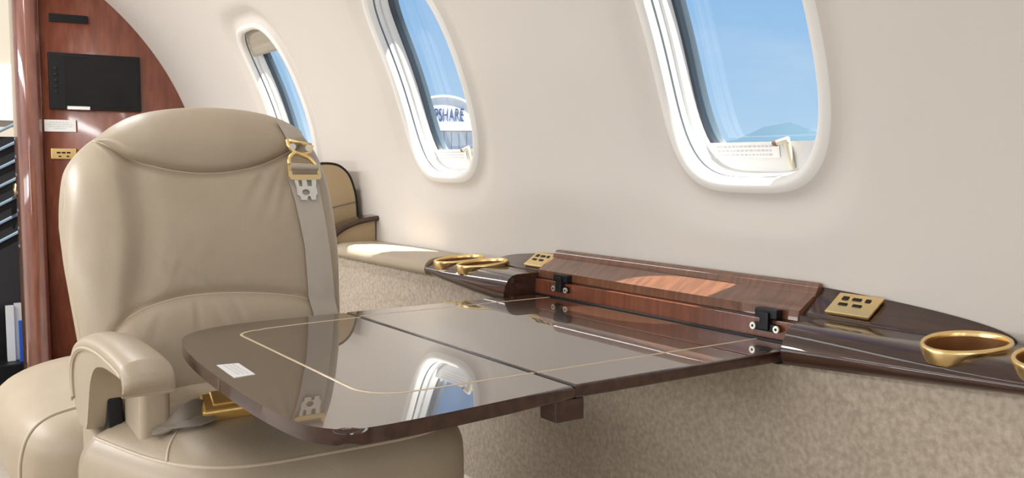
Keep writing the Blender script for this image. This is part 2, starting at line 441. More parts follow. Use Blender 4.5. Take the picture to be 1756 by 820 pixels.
# two fill panels added behind the camera to light the seat under the table
for k, ly in enumerate((-0.42, 0.42)):
    p = Vector((X_AFT-0.02, ly, 0.80))
    t_ = s_empty('aft_lamp' if k == 0 else 'aft_lamp.%03d' % k, p)
    obj('housing', box(X_AFT-0.018, X_AFT-0.001, ly-0.16, ly+0.16, 0.45, 1.15, bev=0.005), 'white', t_, autosmooth=40)
    la = area('lamp', (X_AFT-0.022, ly, 0.80), 0.28, 0.64, AFT_FILL_W, aim=(-1, 0, 0))
    la.parent = t_; la.matrix_parent_inverse = Matrix.Translation(t_.location).inverted()

# ------------------------------------------------------------------ forward bulkhead
wf = s_empty('wall_forward', (X_FWD, 0.7, 0))
obj('panel', box(X_FWD-0.04, X_FWD, 0.505, 1.25, -0.02, 1.9), 'bulkhead', wf)
obj('panel', box(X_FWD-0.04, X_FWD-0.002, 0.44, 0.5025, -0.02, 1.9), 'bulkhead', wf)
obj('panel', box(X_FWD-0.04, X_FWD, -1.2, -0.45, -0.02, 1.9), 'bulkhead', wf)
obj('header', box(X_FWD-0.04, X_FWD, -0.45, 0.44, 1.62, 1.9), 'bulkhead', wf)
prof = [(0.0, 0.500), (0.030, 0.497), (0.048, 0.480), (0.053, 0.455), (0.048, 0.430), (0.030, 0.416), (0.0, 0.412), (-0.045, 0.412), (-0.045, 0.44)]
obj('post', prism(prof, lambda u, v, t: Vector((X_FWD+u, v, t)), -0.02, 1.9), 'post_lacquer', wf, autosmooth=50)

mon = thing('monitor', 'black flat screen monitor set into the red wood bulkhead', 'monitor', (X_FWD, 0.69, 1.11))
obj('housing', box(X_FWD+0.0005, X_FWD+0.018, 0.528, 0.850, 1.110, 1.318, bev=0.003), 'black', mon, autosmooth=40)
obj('screen', box(X_FWD+0.0175, X_FWD+0.0195, 0.580, 0.840, 1.122, 1.306), 'screen', mon, smooth=False)
for k in range(5):
    obj('button', box(X_FWD+0.0175, X_FWD+0.021, 0.545, 0.560, 1.165+0.022*k, 1.178+0.022*k, bev=0.002), 'black', mon)
slip = tag(obj('paper_slip', box(X_FWD+0.0205, X_FWD+0.022, 0.586, 0.664, 1.110, 1.122), 'white', smooth=False), 'thin white paper strip on the lower edge of the black monitor', 'label')

vent = thing('vent_slot', 'dark narrow slot near the top of the wood bulkhead, above the monitor', 'vent', (X_FWD, 0.60, 1.43))
obj('frame', box(X_FWD+0.0005, X_FWD+0.007, 0.537, 0.670, 1.431, 1.461, bev=0.002), 'black', vent, autosmooth=40)
bm = bmesh.new()
for k in range(3): add_box(bm, X_FWD+0.006, X_FWD+0.009, 0.541, 0.666, 1.4345+0.009*k, 1.4395+0.009*k)
obj('slats', bm, 'black', vent, smooth=False)

pc = thing('instruction_placard', 'white printed placard on the wood bulkhead under the monitor', 'sign', (X_FWD, 0.56, 1.03))
obj('plate', box(X_FWD+0.0005, X_FWD+0.004, 0.508, 0.616, 1.027, 1.071, bev=0.0015), 'white', pc, autosmooth=40)
bm = bmesh.new(); rnd = random.Random(5)
for ln, (a, b) in enumerate(((0.525, 0.600), (0.517, 0.608), (0.522, 0.604), (0.540, 0.582))):
    y = a; z = 1.0595-0.0075*ln
    while y < b:
        w_ = rnd.uniform(0.003, 0.010)
        bm.faces.new([bm.verts.new((X_FWD+0.0044, q, r)) for q, r in ((y, z), (min(y+w_, b), z), (min(y+w_, b), z+0.0032), (y, z+0.0032))]); y += w_+0.0025
obj('print', bm, 'print', pc, smooth=False)

def outlet_wall():
    t_ = thing('wall_outlet', 'small gold outlet plate on the wood bulkhead left of the seat', 'outlet', (X_FWD, 0.57, 0.93))
    obj('plate', box(X_FWD+0.0005, X_FWD+0.010, 0.526, 0.613, 0.925, 0.965, bev=0.003), 'gold', t_, autosmooth=40)
    for y, z, w_, h_ in ((0.552, 0.949, 0.013, 0.006), (0.569, 0.949, 0.013, 0.006), (0.586, 0.949, 0.013, 0.006), (0.556, 0.935, 0.009, 0.005), (0.583, 0.935, 0.009, 0.005)):
        obj('slot', box(X_FWD+0.0095, X_FWD+0.0112, y-w_/2, y+w_/2, z-h_/2, z+h_/2), 'black', t_, smooth=False)
outlet_wall()

# galley beyond the doorway: only a sliver shows at the left edge
gal = thing('galley_cabinet', 'dark cabinet with sloping ribs beyond the bulkhead doorway', 'cabinet', (-4.6, 0.2, 0))
obj('body', box(-4.75, -4.42, 0.10, 0.62, 0.0, 1.02), 'black', gal, smooth=False)
for k in range(7):
    m = Matrix.Translation((-4.415, 0.43, 0.60+0.075*k)) @ Matrix.Rotation(math.radians(28), 4, 'X')
    obj('rib', box(-0.006, 0.006, -0.10, 0.10, -0.006, 0.006, bev=0.002, mtx=m), 'rubber_grey', gal)
bm = bmesh.new(); add_tube(bm, [(-4.40, 0.462, 0.80), (-4.385, 0.462, 0.80)], 0.010, n=14); add_tube(bm, [(-4.38, 0.462, 0.825), (-4.378, 0.462, 0.80), (-4.38, 0.462, 0.770)], [0.006, 0.011, 0.006], n=12)
obj('latch_knob', bm, 'gold', gal)
gp = s_empty('wall_cockpit', (-4.8, 0, 0))
obj('panel', box(-4.85, -4.80, -1.2, 1.2, 0, 1.9), 'shade', gp, smooth=False)
obj('window_panel', box(-4.80, -4.79, 0.35, 0.60, 1.10, 1.35, bev=0.003), 'white', gp)  # plain white panel stands in for daylight at the cockpit window
for k, (y0, y1, z0, z1, m_, lb) in enumerate(((0.395, 0.425, 0.1005, 0.33, 'white', 'white folded chart leaning in the dark doorway at the far left'),
        (0.428, 0.455, 0.1005, 0.335, 'white', 'second white chart from the left in the dark doorway, beside the wood post'),
        (0.436, 0.462, 0.1005, 0.27, 'blue', 'small blue booklet among the white charts beside the wood post'))):
    mm = Matrix.Translation((-4.28-0.02*k, 0, 0.0)) if k < 2 else Matrix.Translation((-4.24, 0, 0))
    o = tag(obj('folded_chart' if k < 2 else 'booklet', box(-0.012, 0.012, y0, y1, z0, z1, bev=0.002, mtx=mm), m_, smooth=False), lb, 'booklet')
rack = tag(obj('chart_rack', box(-4.34, -4.20, 0.34, 0.60, 0.0, 0.10, bev=0.005), 'black', autosmooth=40), 'low black tray holding the charts behind the wood post', 'rack')

# ------------------------------------------------------------------ side panel below the ledge, and the ledge
def panel_top(x):
    if x <= -1.765: return 0.667
    if -1.4525 < x < -0.8025: return 0.6410
    return interp([(-1.764, 0.676), (-1.70, 0.666), (-1.60, 0.657), (-1.5, 0.651), (-1.453, 0.648), (-0.80, 0.648), (-0.70, 0.655), (-0.585, 0.663), (-0.485, 0.671), (-0.30, 0.678)], x)
pxs = [-2.33, -2.2, -2.0, -1.7655, -1.7645, -1.70, -1.65, -1.60, -1.55, -1.5, -1.453, -1.452, -1.1, -0.803, -0.8022, -0.75, -0.70, -0.64, -0.585, -0.53, -0.485, -0.4, -0.30, 0.1, 0.6, X_AFT-0.01]
bm = bmesh.new()
V = add_grid(bm, [[Vector((x, 0.985, 0)), Vector((x, 0.985, panel_top(x))), Vector((x, 1.02, panel_top(x))), Vector((x, 1.02, 0))] for x in pxs], closed_u=True)
bm.faces.new(V[0][::-1]); bm.faces.new(V[-1])
structure(obj('wall_right_lower', bm, 'carpet', smooth=False))

LED = thing('side_ledge', 'long side ledge under the windows in dark lacquered wood and tan leather', 'ledge', (-1.12, 1.03, 0.66))
ZT = 0.700
XL, XR = -1.455, -0.800       # slot of the stowed table
def zbot(x):
    return interp([(-1.765, 0.674), (-1.70, 0.664), (-1.60, 0.655), (-1.5, 0.649), (-1.455, 0.646), (-0.80, 0.646), (-0.70, 0.653), (-0.585, 0.661), (-0.485, 0.669), (-0.30, 0.676)], x)
def nose(x, bot=None, yf=0.962):
    zb = zbot(x) if bot is None else bot
    h = ZT-zb
    P = [(1.092, ZT), (1.02, ZT), (yf+0.030, ZT-0.0005), (yf+0.020, ZT-0.003), (yf+0.011, ZT-0.009), (yf+0.005, ZT-0.018*min(1, h/0.05)-0.002),
         (yf+0.001, ZT-h*0.55), (yf, ZT-h*0.68), (yf+0.002, ZT-h*0.85), (yf+0.008, zb+0.001), (yf+0.018, zb), (1.092, zb)]
    return P
def sweep_x(xs, prof_fn):
    bm = bmesh.new()
    V = add_grid(bm, [[Vector((x, y, z)) for y, z in prof_fn(x)] for x in xs], closed_u=True)
    bm.faces.new(V[0][::-1]); bm.faces.new(V[-1]); return bm
def xr(a, b, n): return [a+(b-a)*i/n for i in range(n+1)]
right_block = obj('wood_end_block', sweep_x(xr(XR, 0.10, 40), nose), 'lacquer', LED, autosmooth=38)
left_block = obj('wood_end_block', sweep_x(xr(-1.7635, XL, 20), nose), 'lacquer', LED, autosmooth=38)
CUPS = [(-0.585, 1.025), (-0.480, 1.025), (-1.716, 1.025), (-1.622, 1.025)]
def cup_outline(cx, cy, s=1.0, n=48):
    out = []
    for k in range(n):
        a = 2*PI*k/n; x = sin(a); y = cos(a)
        rx = 0.047*(1.0 - 0.10*max(0, -y)); ry = 0.052 if y > 0 else 0.064
        out.append((cx + rx*x*s, cy + ry*y*s))
    return out
def nose_z(x, y, off=0.0):
    """height of the ledge surface above (x, y), following the rounded front"""
    P = nose(x)[1:8]
    if y >= P[0][0]: return ZT
    best = ZT
    for (y1, z1), (y2, z2) in zip(P, P[1:]):
        if y2 <= y <= y1: return z1 + (z2-z1)*(y1-y)/(y1-y2+1e-9)
    return P[-1][1]
def cutter(cx, cy):
    return prism(cup_outline(cx, cy, 0.93), lambda u, v, t: Vector((u, max(v, 0.9), t)), 0.684, 0.76)
cut(right_block, [cutter(*c) for c in CUPS[:2]]); cut(left_block, [cutter(*c) for c in CUPS[2:]])
for k, (cx, cy) in enumerate(CUPS):
    lb = ['gold cup holder on the right wood ledge, whole in view', 'gold cup holder cut by the right edge of the photo',
          'gold cup holder on the left wood ledge next to the leather', 'gold cup holder on the left wood ledge nearest the table'][k]
    t_ = thing('cup_holder' if k == 0 else 'cup_holder.%03d' % k, lb, 'cup holder', (cx, cy, ZT), 'gold cup holders in the wood ledge')
    ol = cup_outline(cx, cy, 1.0, 64); ol_in = cup_outline(cx, cy, 0.885, 64)
    def rimz(y): return 0.7015 + 0.009*(y-0.955)/0.13
    bm = bmesh.new(); rows = []
    for (x, y), (xi, yi) in zip(ol, ol_in):
        d = (Vector((cx, cy, 0))-Vector((x, y, 0))).normalized()
        zr = rimz(y); zs = max(min(nose_z(x, y+0.004), 0.700)-0.002, 0.685)
        rows.append([Vector((x, y, zs))+d*0.0015*(1 if y > 0.99 else 3.0), Vector((x, y, (zs+zr)/2))+d*0.0006, Vector((x, y, zr-0.0015)), Vector((x, y, zr+0.0008))+d*0.001, Vector((x, y, zr+0.0018))+d*0.0028,
                     Vector((xi, yi, rimz(yi)+0.0010))-d*0.0008, Vector((xi, yi, rimz(yi)-0.0015)), Vector((xi, yi, rimz(yi)-0.006))])
    add_grid(bm, rows)
    for q in range(0): pass
    V = rows
    bmesh.ops.remove_doubles(bm, verts=bm.verts, dist=1e-6)
    bm.free(); bm = bmesh.new(); add_grid(bm, rows, closed_v=True)
    obj('ring', bm, 'gold', t_, autosmooth=70)
    bm = bmesh.new()
    ol2 = cup_outline(cx, cy, 0.888, 64); ol3 = cup_outline(cx, cy, 0.84, 64)
    rr = [[Vector((x, y, rimz(y)-0.0035)) for x, y in ol2], [Vector((x, y, 0.6865)) for x, y in ol3], [Vector((cx+(x-cx)*0.5, cy+(y-cy)*0.5, 0.6855)) for x, y in ol3]]
    V = add_grid(bm, rr, closed_u=True); bm.faces.new(V[-1])
    obj('well', bm, 'gold_dark', t_, autosmooth=40)

# leather top left of the wood
def lnose(x):
    yf = 0.962
    return [(1.094, 0.703), (1.03, 0.705), (0.99, 0.7035), (0.975, 0.699), (0.966, 0.691), (0.9625, 0.680), (0.966, 0.671), (0.975, 0.668), (1.094, 0.668)]
obj('leather_top', sweep_x(xr(-2.29, -1.765, 16), lnose), 'leather', LED, autosmooth=60)
obj('seam', tube([(-1.768, y, z+0.001) for y, z in lnose(0)[:7]], 0.0022, n=6), 'piping', LED)
# upright leather end with a curved wood cap
ol = [(0.965, 0.68), (0.967, 0.706), (0.978, 0.722), (1.000, 0.738), (1.030, 0.750), (1.065, 0.7575), (1.094, 0.760), (1.094, 0.68)]
obj('leather_end', prism(ol, lambda u, v, t: Vector((t, u, v)), -2.31, -2.275, bev=0.004), 'leather_tan', LED, autosmooth=40)
cap_ = [(0.950, 0.690), (0.957, 0.712), (0.970, 0.730), (0.995, 0.747), (1.030, 0.760), (1.065, 0.767), (1.095, 0.770)]
rows = []
for p in smooth_curve([(0, a, b) for a, b in cap_], 5):
    rows.append([Vector((-2.325, p.y, p.z-0.012)), Vector((-2.325, p.y, p.z)), Vector((-2.30, p.y-0.002, p.z+0.003)), Vector((-2.262, p.y, p.z)), Vector((-2.260, p.y+0.003, p.z-0.007)), Vector((-2.264, p.y+0.006, p.z-0.013))])
bm = grid(rows, closed_u=True)
obj('wood_cap', bm, 'lacquer', LED, autosmooth=45)

# oval wood panel rising on to the wall behind the slot
def rise(x):
    q = 1-((x+1.12)/0.555)**2
    return 0.040*sqrt(q) if q > 0 else 0
rows = []
for x in [-1.12+0.555*sin(-PI/2+PI*i/60) for i in range(61)]:
    h = rise(x); 
    yb = 1.0965
    ya = 1.053
    f = h/0.040
    yc_ = yb-(yb-ya)*min(1, f*1.6)
    rows.append([Vector((x, yc_-0.001, ZT-0.004)), Vector((x, yc_, ZT+0.0005+0.002*f)), Vector((x, yc_+0.002, ZT+0.001+0.004*f)), Vector((x, (yc_+yb)/2, ZT+0.001+h*0.52)), Vector((x, yb-0.002, ZT+0.001+h)), Vector((x, yb+0.004, ZT+h-0.001)), Vector((x, yb+0.006, ZT-0.004))])
obj('oval_panel', grid(rows), 'lacquer', LED, autosmooth=30)
# flat behind the slot
obj('slot_back', box(XL-0.001, XR+0.001, 1.036, 1.075, 0.585, 0.689, bev=0.0015), 'lacquer_red', LED, autosmooth=40)
obj('slot_rail', box(XL-0.001, XR+0.001, 1.045, 1.092, 0.689, ZT), 'lacquer', LED, smooth=False)
obj('gasket', box(XL, XR, 1.0290, 1.0355, 0.652, 0.6625, bev=0.001), 'black', LED)
# lid, folded up against the wall
LP = [(1.046, 0.6895), (1.043, 0.692), (1.044, 0.7055), (1.047, 0.7072), (1.0745, 0.7225), (1.0775, 0.7255), (1.0800, 0.7258), (1.0825, 0.7345), (1.0860, 0.7395), (1.0905, 0.7415), (1.0945, 0.7395), (1.0950, 0.7330), (1.0935, 0.7235), (1.074, 0.705), (1.070, 0.702)]
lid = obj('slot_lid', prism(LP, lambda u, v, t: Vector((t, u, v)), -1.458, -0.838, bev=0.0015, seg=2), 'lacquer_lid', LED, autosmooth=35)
LID_NOTE = lid
def hinge(xc):
    m = bmesh.new()
    add_box(m, xc-0.020, xc+0.020, 1.030, 1.0425, 0.6905, 0.7045, bev=0.002)
    add_box(m, xc-0.008, xc+0.008, 1.026, 1.0355, 0.674, 0.700, bev=0.002)
    add_box(m, xc-0.022, xc+0.022, 1.0300, 1.0365, 0.672, 0.6835, bev=0.002)
    h = obj('hinge', m, 'black', lid, autosmooth=40); h.matrix_parent_inverse = Matrix.Identity(4)
    return h
def sub(o): o.matrix_parent_inverse = Matrix.Identity(4); return o
for k, xc in enumerate((-1.370, -0.885)):
    h = hinge(xc)
bm = bmesh.new()
for xs_ in (-1.387, -1.351, -0.906, -0.864):
    sc = obj('screw', tube([(xs_, 1.0305, 0.6775), (xs_, 1.0275, 0.6775)], 0.0052, n=16), 'nickel' , LED, autosmooth=40)
    sc2 = sub(obj('screw_recess', tube([(xs_, 1.0276, 0.6775), (xs_, 1.0270, 0.6775)], 0.0022, n=6), 'black', sc, autosmooth=40))
bm.free()

# gold outlet plates on the oval panel, either side of the slot
def outlet(xc, label):
    t_ = thing('power_outlet', label, 'outlet', (xc, 1.075, 0.715), 'gold outlets on the oval wood panel')
    # panel slope at this x
    h = rise(xc); a = Vector((0, 1.0555, ZT+0.0055)); b = Vector((0, 1.0945, ZT+0.001+h))
    vdir = (b-a).normalized(); n = Vector((1, 0, 0)).cross(vdir).normalized()
    if n.z < 0: n = -n
    c = (a+b)/2; c.x = xc
    mt = Matrix((Vector((1, 0, 0)), vdir, n)).transposed().to_4x4(); mt.translation = c + n*0.0015
    Lh = (b-a).length/2*0.98
    obj('plate', box(-0.034, 0.034, -Lh, Lh*0.80, -0.002, 0.0035, bev=0.002, mtx=mt), 'gold', t_, autosmooth=40)
    for x, y, w_, h_ in ((-0.018, 0.30, 0.009, 0.15), (0.000, 0.30, 0.013, 0.11), (0.017, 0.30, 0.007, 0.13), (-0.015, -0.22, 0.013, 0.10), (0.007, -0.22, 0.013, 0.10)):
        obj('slot', box(x-w_/2, x+w_/2, (y-h_)*Lh, (y+h_)*Lh, 0.0032, 0.0045, mtx=mt), 'black', t_, smooth=False)
outlet(-0.770, 'gold outlet plate with black slots right of the folded lid')
outlet(-1.488, 'gold outlet plate mostly hidden behind the left end of the folded lid')

# ------------------------------------------------------------------ table: two lacquered leaves
TAB = thing('folding_table', 'glossy dark wood folding table with pale inlay line, pulled out from the side ledge', 'table', (-1.12, 0.68, 0.64))
TZ, TB = 0.660, 0.6440
XA, XB = -1.447, -0.820
def up(u, v, t): return Vector((u, v, t))
HY = 0.638
inner = [(XA, HY+0.0012), (XB, HY+0.0012), (XB, 1.028), (XA, 1.028)]
def leaf(name, outline, bev, seg, ang):
    bm = prism(outline, up, TZ, TB, bev=bev, seg=seg); bm.normal_update()
    for f in bm.faces:
        if abs(f.normal.z) < 0.98: f.material_index = 1
    obj(name, bm, ['lacquer_top', 'lacquer'], TAB, autosmooth=ang)
leaf('inner_leaf', inner, 0.0035, 3, 30)
oc = [(-1.440, 0.560, 0), (-1.437, 0.470, 0), (-1.420, 0.405, 0), (-1.385, 0.362, 0), (-1.335, 0.340, 0), (-1.240, 0.325, 0), (-1.110, 0.317, 0), (-0.960, 0.315, 0), (-0.860, 0.322, 0), (-0.818, 0.336, 0), (-0.797, 0.365, 0), (-0.797, 0.430, 0), (-0.808, 0.540, 0)]
oc = [(p.x, p.y) for p in smooth_curve(oc, 5)]
outer = [(XA+0.002, HY-0.0012)] + oc + [(XB+0.003, HY-0.0012)]
leaf('outer_leaf', outer, 0.0060, 5, 50)
# inlay: thin strips set 0.2 mm proud of the lacquer
def strip2d(pts, w_, closed=False):
    bm = bmesh.new(); P = [Vector((x, y, 0)) for x, y in pts]; rows = []
    for i in range(len(P)):
        tg = (P[min(i+1, len(P)-1)] - P[max(i-1, 0)]).normalized(); n = Vector((-tg.y, tg.x, 0))
        rows.append([P[i]+n*w_/2+Vector((0, 0, TZ+0.00025)), P[i]-n*w_/2+Vector((0, 0, TZ+0.00025)), P[i]-n*w_/2+Vector((0, 0, TZ-0.0006)), P[i]+n*w_/2+Vector((0, 0, TZ-0.0006))])
    add_grid(bm, rows, closed_u=True); return bm
ia, ib, iy = -1.385, -0.897, 0.424
pts = [(ia, HY-0.002), (ia+0.008, 0.53), (ia+0.016, iy+0.05)]
for k in range(9):
    a = PI + PI/2*k/8; pts.append((ia+0.022+0.036*(1+cos(a)), iy+0.036*(1+sin(a))))
for k in range(9):
    a = 1.5*PI + PI/2*k/8; pts.append((ib-0.05+0.05*cos(a), iy+0.05+0.05*sin(a)))
pts += [(ib, HY-0.002)]
obj('inlay', strip2d(pts, 0.0042), 'inlay', TAB)
obj('inlay', strip2d([(ia-0.010, HY+0.002), (ia-0.012, 0.85), (ia-0.012, 1.026)], 0.0042), 'inlay', TAB)
obj('inlay', strip2d([(ib, HY+0.002), (ib, 0.85), (ib, 1.026)], 0.0042), 'inlay', TAB)
obj('piano_hinge', tube([(XA+0.008, HY, TZ-0.0025), (XB-0.004, HY, TZ-0.0025)], 0.0017, n=10), 'rubber', TAB)
stk = [(-1.150, 0.334), (-1.146, 0.360), (-1.074, 0.357), (-1.070, 0.331)]
obj('sticker', prism(stk, up, TZ+0.0006, TZ-0.0002), 'white', TAB, smooth=False)
bm = bmesh.new()
for k in range(3):
    for q in range(7):
        x0 = -1.142+0.009*q; y0_ = 0.3395+0.0055*k
        bm.faces.new([bm.verts.new((x0+a, y0_+b, TZ+0.0008)) for a, b in ((0, 0), (0.006, 0), (0.006, 0.0018), (0, 0.0018))])
stp = obj('sticker_print', bm, mat('print_pale', (0.55, 0.55, 0.55), 0.6).name if False else 'print', TAB, smooth=False)
# support arms under the hinge
obj('support_bracket', box(XB-0.035, XB-0.003, 0.615, 0.655, 0.618, TB-0.0005, bev=0.002), 'lacquer', TAB, autosmooth=40)
obj('support_bracket', box(XA+0.003, XA+0.035, 0.615, 0.655, 0.618, TB-0.0005, bev=0.002), 'lacquer', TAB, autosmooth=40)
for x in (-1.35, -0.92):
    obj('support_arm', box(x-0.012, x+0.012, 0.50, 1.02, 0.624, TB-0.0005, bev=0.002), 'rubber', TAB, autosmooth=40)

# ------------------------------------------------------------------ main seat
SEAT = thing('cabin_seat', 'beige leather cabin seat facing the table, with belt and padded arm', 'seat', (-1.42, 0.48, 0.0))
TOPC = spl([(0.247, 0.800), (0.2515, 0.845), (0.262, 0.893), (0.282, 0.926), (0.310, 0.952), (0.345, 0.978), (0.392, 0.998), (0.472, 1.010), (0.560, 1.0085), (0.630, 0.994), (0.672, 0.967), (0.698, 0.930), (0.709, 0.880), (0.713, 0.830)], 6)
HSEAM = spl([(0.285, 0.930), (0.303, 0.947), (0.325, 0.936), (0.355, 0.915), (0.420, 0.897), (0.489, 0.892), (0.564, 0.903), (0.622, 0.926), (0.655, 0.948), (0.668, 0.969)], 6)
LSEAM = spl([(0.235, 0.560), (0.262, 0.580), (0.303, 0.638), (0.341, 0.667), (0.418, 0.685), (0.517, 0.6835), (0.620, 0.668), (0.668, 0.640), (0.690, 0.590), (0.715, 0.560)], 6)
def yside(z, right):
    if right: return interp([(0.45, 0.690), (0.56, 0.698), (0.64, 0.704), (0.76, 0.713), (0.88, 0.713)], z)
    return interp([(0.45, 0.262), (0.56, 0.262), (0.63, 0.257), (0.73, 0.246), (0.80, 0.246), (0.9, 0.252)], z)
WR = [  # wrinkles: y, z, angle, length, amp
    (0.33, 0.885, -0.75, 0.05, 0.0016), (0.352, 0.868, -0.6, 0.045, 0.0014), (0.56, 0.873, 0.9, 0.06, 0.0018), (0.585, 0.86, 1.05, 0.06, 0.0016), (0.605, 0.85, 1.2, 0.05, 0.0012),
    (0.40, 0.735, -0.55, 0.06, 0.0024), (0.435, 0.72, -0.7, 0.05, 0.0020), (0.46, 0.755, -0.4, 0.06, 0.0014), (0.36, 0.74, -0.9, 0.05, 0.0012),
    (0.47, 0.645, -1.1, 0.035, 0.0016), (0.43, 0.655, 1.5, 0.03, 0.0012), (0.50, 0.66, -1.2, 0.03, 0.0012), (0.36, 0.64, 1.0, 0.04, 0.001)]
def gz(d, s): return math.exp(-(d/s)**2)
def front_x(y, z):
    """front surface of the seat back"""
    T = interp(TOPC, y); H = interp(HSEAM, y); Lz = interp(LSEAM, y)
    x = -1.41 - 0.28*z
    yl, yr_ = yside(min(z, 0.9), 0), yside(min(z, 0.9), 1)
    # rounding towards the outline
    eL, eR, eT = y-yl, yr_-y, T-z
    drop = 0.0
    RL, RR, RT = 0.085, 0.055, 0.075
    def rd(e_, R_, d_):
        if e_ >= R_: return 0.0
        q = 1-max(e_, 0)/R_
        return d_*(1-sqrt(max(0.0, 1-q*q)))
    drop = rd(eL, RL, 0.060) + rd(eR, RR, 0.050) + rd(eT, RT, 0.052)
    drop = min(drop, 0.085)
    # padded sections
    b = 0.0
    if z > H and 0.28 < y < 0.68:
        tt = (z-H)/max(T-H, 1e-4); b += 0.020*sin(PI*min(1, tt)*0.82)**0.8 if tt > 0 else 0
        b -= 0.010*gz(z-H, 0.007)
    elif z > Lz:
        tt = (z-Lz)/max(H-Lz, 1e-4); b += 0.012*max(0, sin(PI*min(1, tt)))
        if 0.285 < y < 0.69: b -= 0.008*gz(z-H, 0.008)*(1 if y > 0.3 else (y-0.285)/0.015)
        if y > 0.29: b -= 0.006*gz(z-Lz, 0.010)
        # valley along the bolster
        yb = interp([(0.62, 0.312), (0.70, 0.322), (0.78, 0.335), (0.84, 0.336), (0.90, 0.330), (0.94, 0.310)], z)
        b -= 0.0085*gz(y-(yb+0.026), 0.024)*min(1, (z-Lz)/0.03)
        b += 0.004*gz(y-(yb-0.012), 0.016)
    else:
        b += 0.018*(1-math.exp(-(Lz-z)/0.018)) - 0.004*gz(z-Lz, 0.006)
    for wy, wz, wa, wl, wm in WR:
        dy, dz = y-wy, z-wz
        a = dy*cos(wa)+dz*sin(wa); c = -dy*sin(wa)+dz*cos(wa)
        if abs(a) < wl*1.6 and abs(c) < 0.02: b -= 1.7*wm*gz(a, wl*0.7)*(gz(c, 0.0055)-0.5*gz(c-0.008, 0.006))
    return x + b - drop
def col_y(u, z):
    yl, yr_ = yside(min(z, 0.9), 0), yside(min(z, 0.9), 1)
    return yl + (yr_-yl)*u
def section(rows_z, nu, u0, u1, name, extra=None):
    """rows_z(u) -> (z_low, z_high); builds a piece of the back's front skin"""
    nv = 26; rows = []
    for j in range(nv+1):
        s = 0.5-0.5*cos(PI*j/nv)
        row = []
        for i in range(nu+1):
            u = u0+(u1-u0)*i/nu
            # iterate: y depends weakly on z
            y = 0.247+(0.713-0.247)*u
            lo, hi = rows_z(y); z = lo+(hi-lo)*s
            yl, yr_ = yside(min(z, 0.9), 0), yside(min(z, 0.9), 1)
            if z < 0.84: y2 = yl+(yr_-yl)*u
            else: y2 = y
            row.append(Vector((front_x(y2, z), y2, z)))
        rows.append(row)
    return rows
eu = lambda y: (y-0.247)/(0.713-0.247)
hs = lambda y: min(interp(HSEAM, y), interp(TOPC, y)) if 0.303 <= y <= 0.664 else interp(TOPC, y)
# back cushion with bolsters (whole width), lumbar, headrest
bm = bmesh.new()
add_grid(bm, section(lambda y: (interp(LSEAM, y) if y > 0.303 else interp([(0.24, 0.545), (0.303, 0.638)], y), hs(y)), 110, 0, 1, 'back'))
bmesh.ops.remove_doubles(bm, verts=bm.verts, dist=0.0002)
obj('back_cushion', bm, 'leather', SEAT)
bm = bmesh.new(); add_grid(bm, section(lambda y: (0.44, interp(LSEAM, y) if y > 0.303 else interp([(0.24, 0.545), (0.303, 0.638)], y)), 110, 0, 1, 'lumbar'))
obj('lumbar_cushion', bm, 'leather', SEAT)
bm = bmesh.new(); add_grid(bm, section(lambda y: (hs(y), interp(TOPC, y)), 110, eu(0.303), eu(0.664), 'head'))
bmesh.ops.remove_doubles(bm, verts=bm.verts, dist=0.0002)
obj('headrest', bm, 'leather', SEAT)
# rear shell: from the outline backwards
outl = [(yside(z, 0), z) for z in (0.44, 0.5, 0.56, 0.62, 0.68, 0.74)] + [(y, z) for y, z in TOPC] + [(yside(z, 1), z) for z in (0.78, 0.72, 0.66, 0.6, 0.54, 0.48, 0.44)]
rows = []
cy_, cz_ = 0.48, 0.74
for y, z in outl:
    x = front_x(y, z)
    row = []
    for dx, s in ((0.0, 1.0), (-0.025, 1.004), (-0.05, 0.995), (-0.075, 0.965), (-0.095, 0.90), (-0.105, 0.80), (-0.108, 0.4), (-0.108, 0.02)):
        row.append(Vector((x+dx, cy_+(y-cy_)*s, cz_+(z-cz_)*s if z > 0.5 else z)))
    rows.append(row)
obj('back_shell', grid(rows), 'leather', SEAT)
# piping along the seams
def seam_tube(name, pts2, r, off=0.0015, m_='piping'):
    obj(name, tube([Vector((front_x(y, z)+off, y, z)) for y, z in pts2], r, n=6), m_, SEAT)
seam_tube('seam_piping', [(y, z) for y, z in HSEAM if 0.303 <= y <= 0.655], 0.0016, 0.0)
seam_tube('seam_piping', [(y, z) for y, z in LSEAM if 0.303 <= y <= 0.685], 0.0016, 0.0)
# seat cushion: front wraps round the arm
cu = pillow((-1.350, 0.472, 0.450), (0.245, 0.275, 0.100), n=4.2, nz=5.0, res=26, dome=0.013)
def plan_y(x, y):
    if y < 0.47:
        f = 1.0 - 0.30*max(0, min(1, (x+1.40)/0.27))
        if x < -1.375: f = 1.0 - 0.02 - 0.31*min(1, (-1.375-x)/0.03)
        y = 0.47+(y-0.47)*f
    else: y = 0.472+(y-0.472)*0.903
    return y
for v in cu.verts: v.co.y = plan_y(v.co.x, v.co.y)
obj('seat_cushion', cu, 'leather', SEAT)
def edge_pt(a, z):
    ca, sa = cos(a), sin(a); q = (abs(ca)**4.2+abs(sa)**4.2)**(-1/4.2)
    k = (1-min(1, abs(z-0.450)/0.100)**5)**0.2
    x = -1.350+0.245*k*ca*q; return Vector((x, plan_y(x, 0.472+0.275*k*sa*q), z))
path = [edge_pt(math.radians(d), 0.531) for d in range(262, 436, 3)]
obj('cushion_piping', tube(path, 0.0030, n=8), 'piping', SEAT)
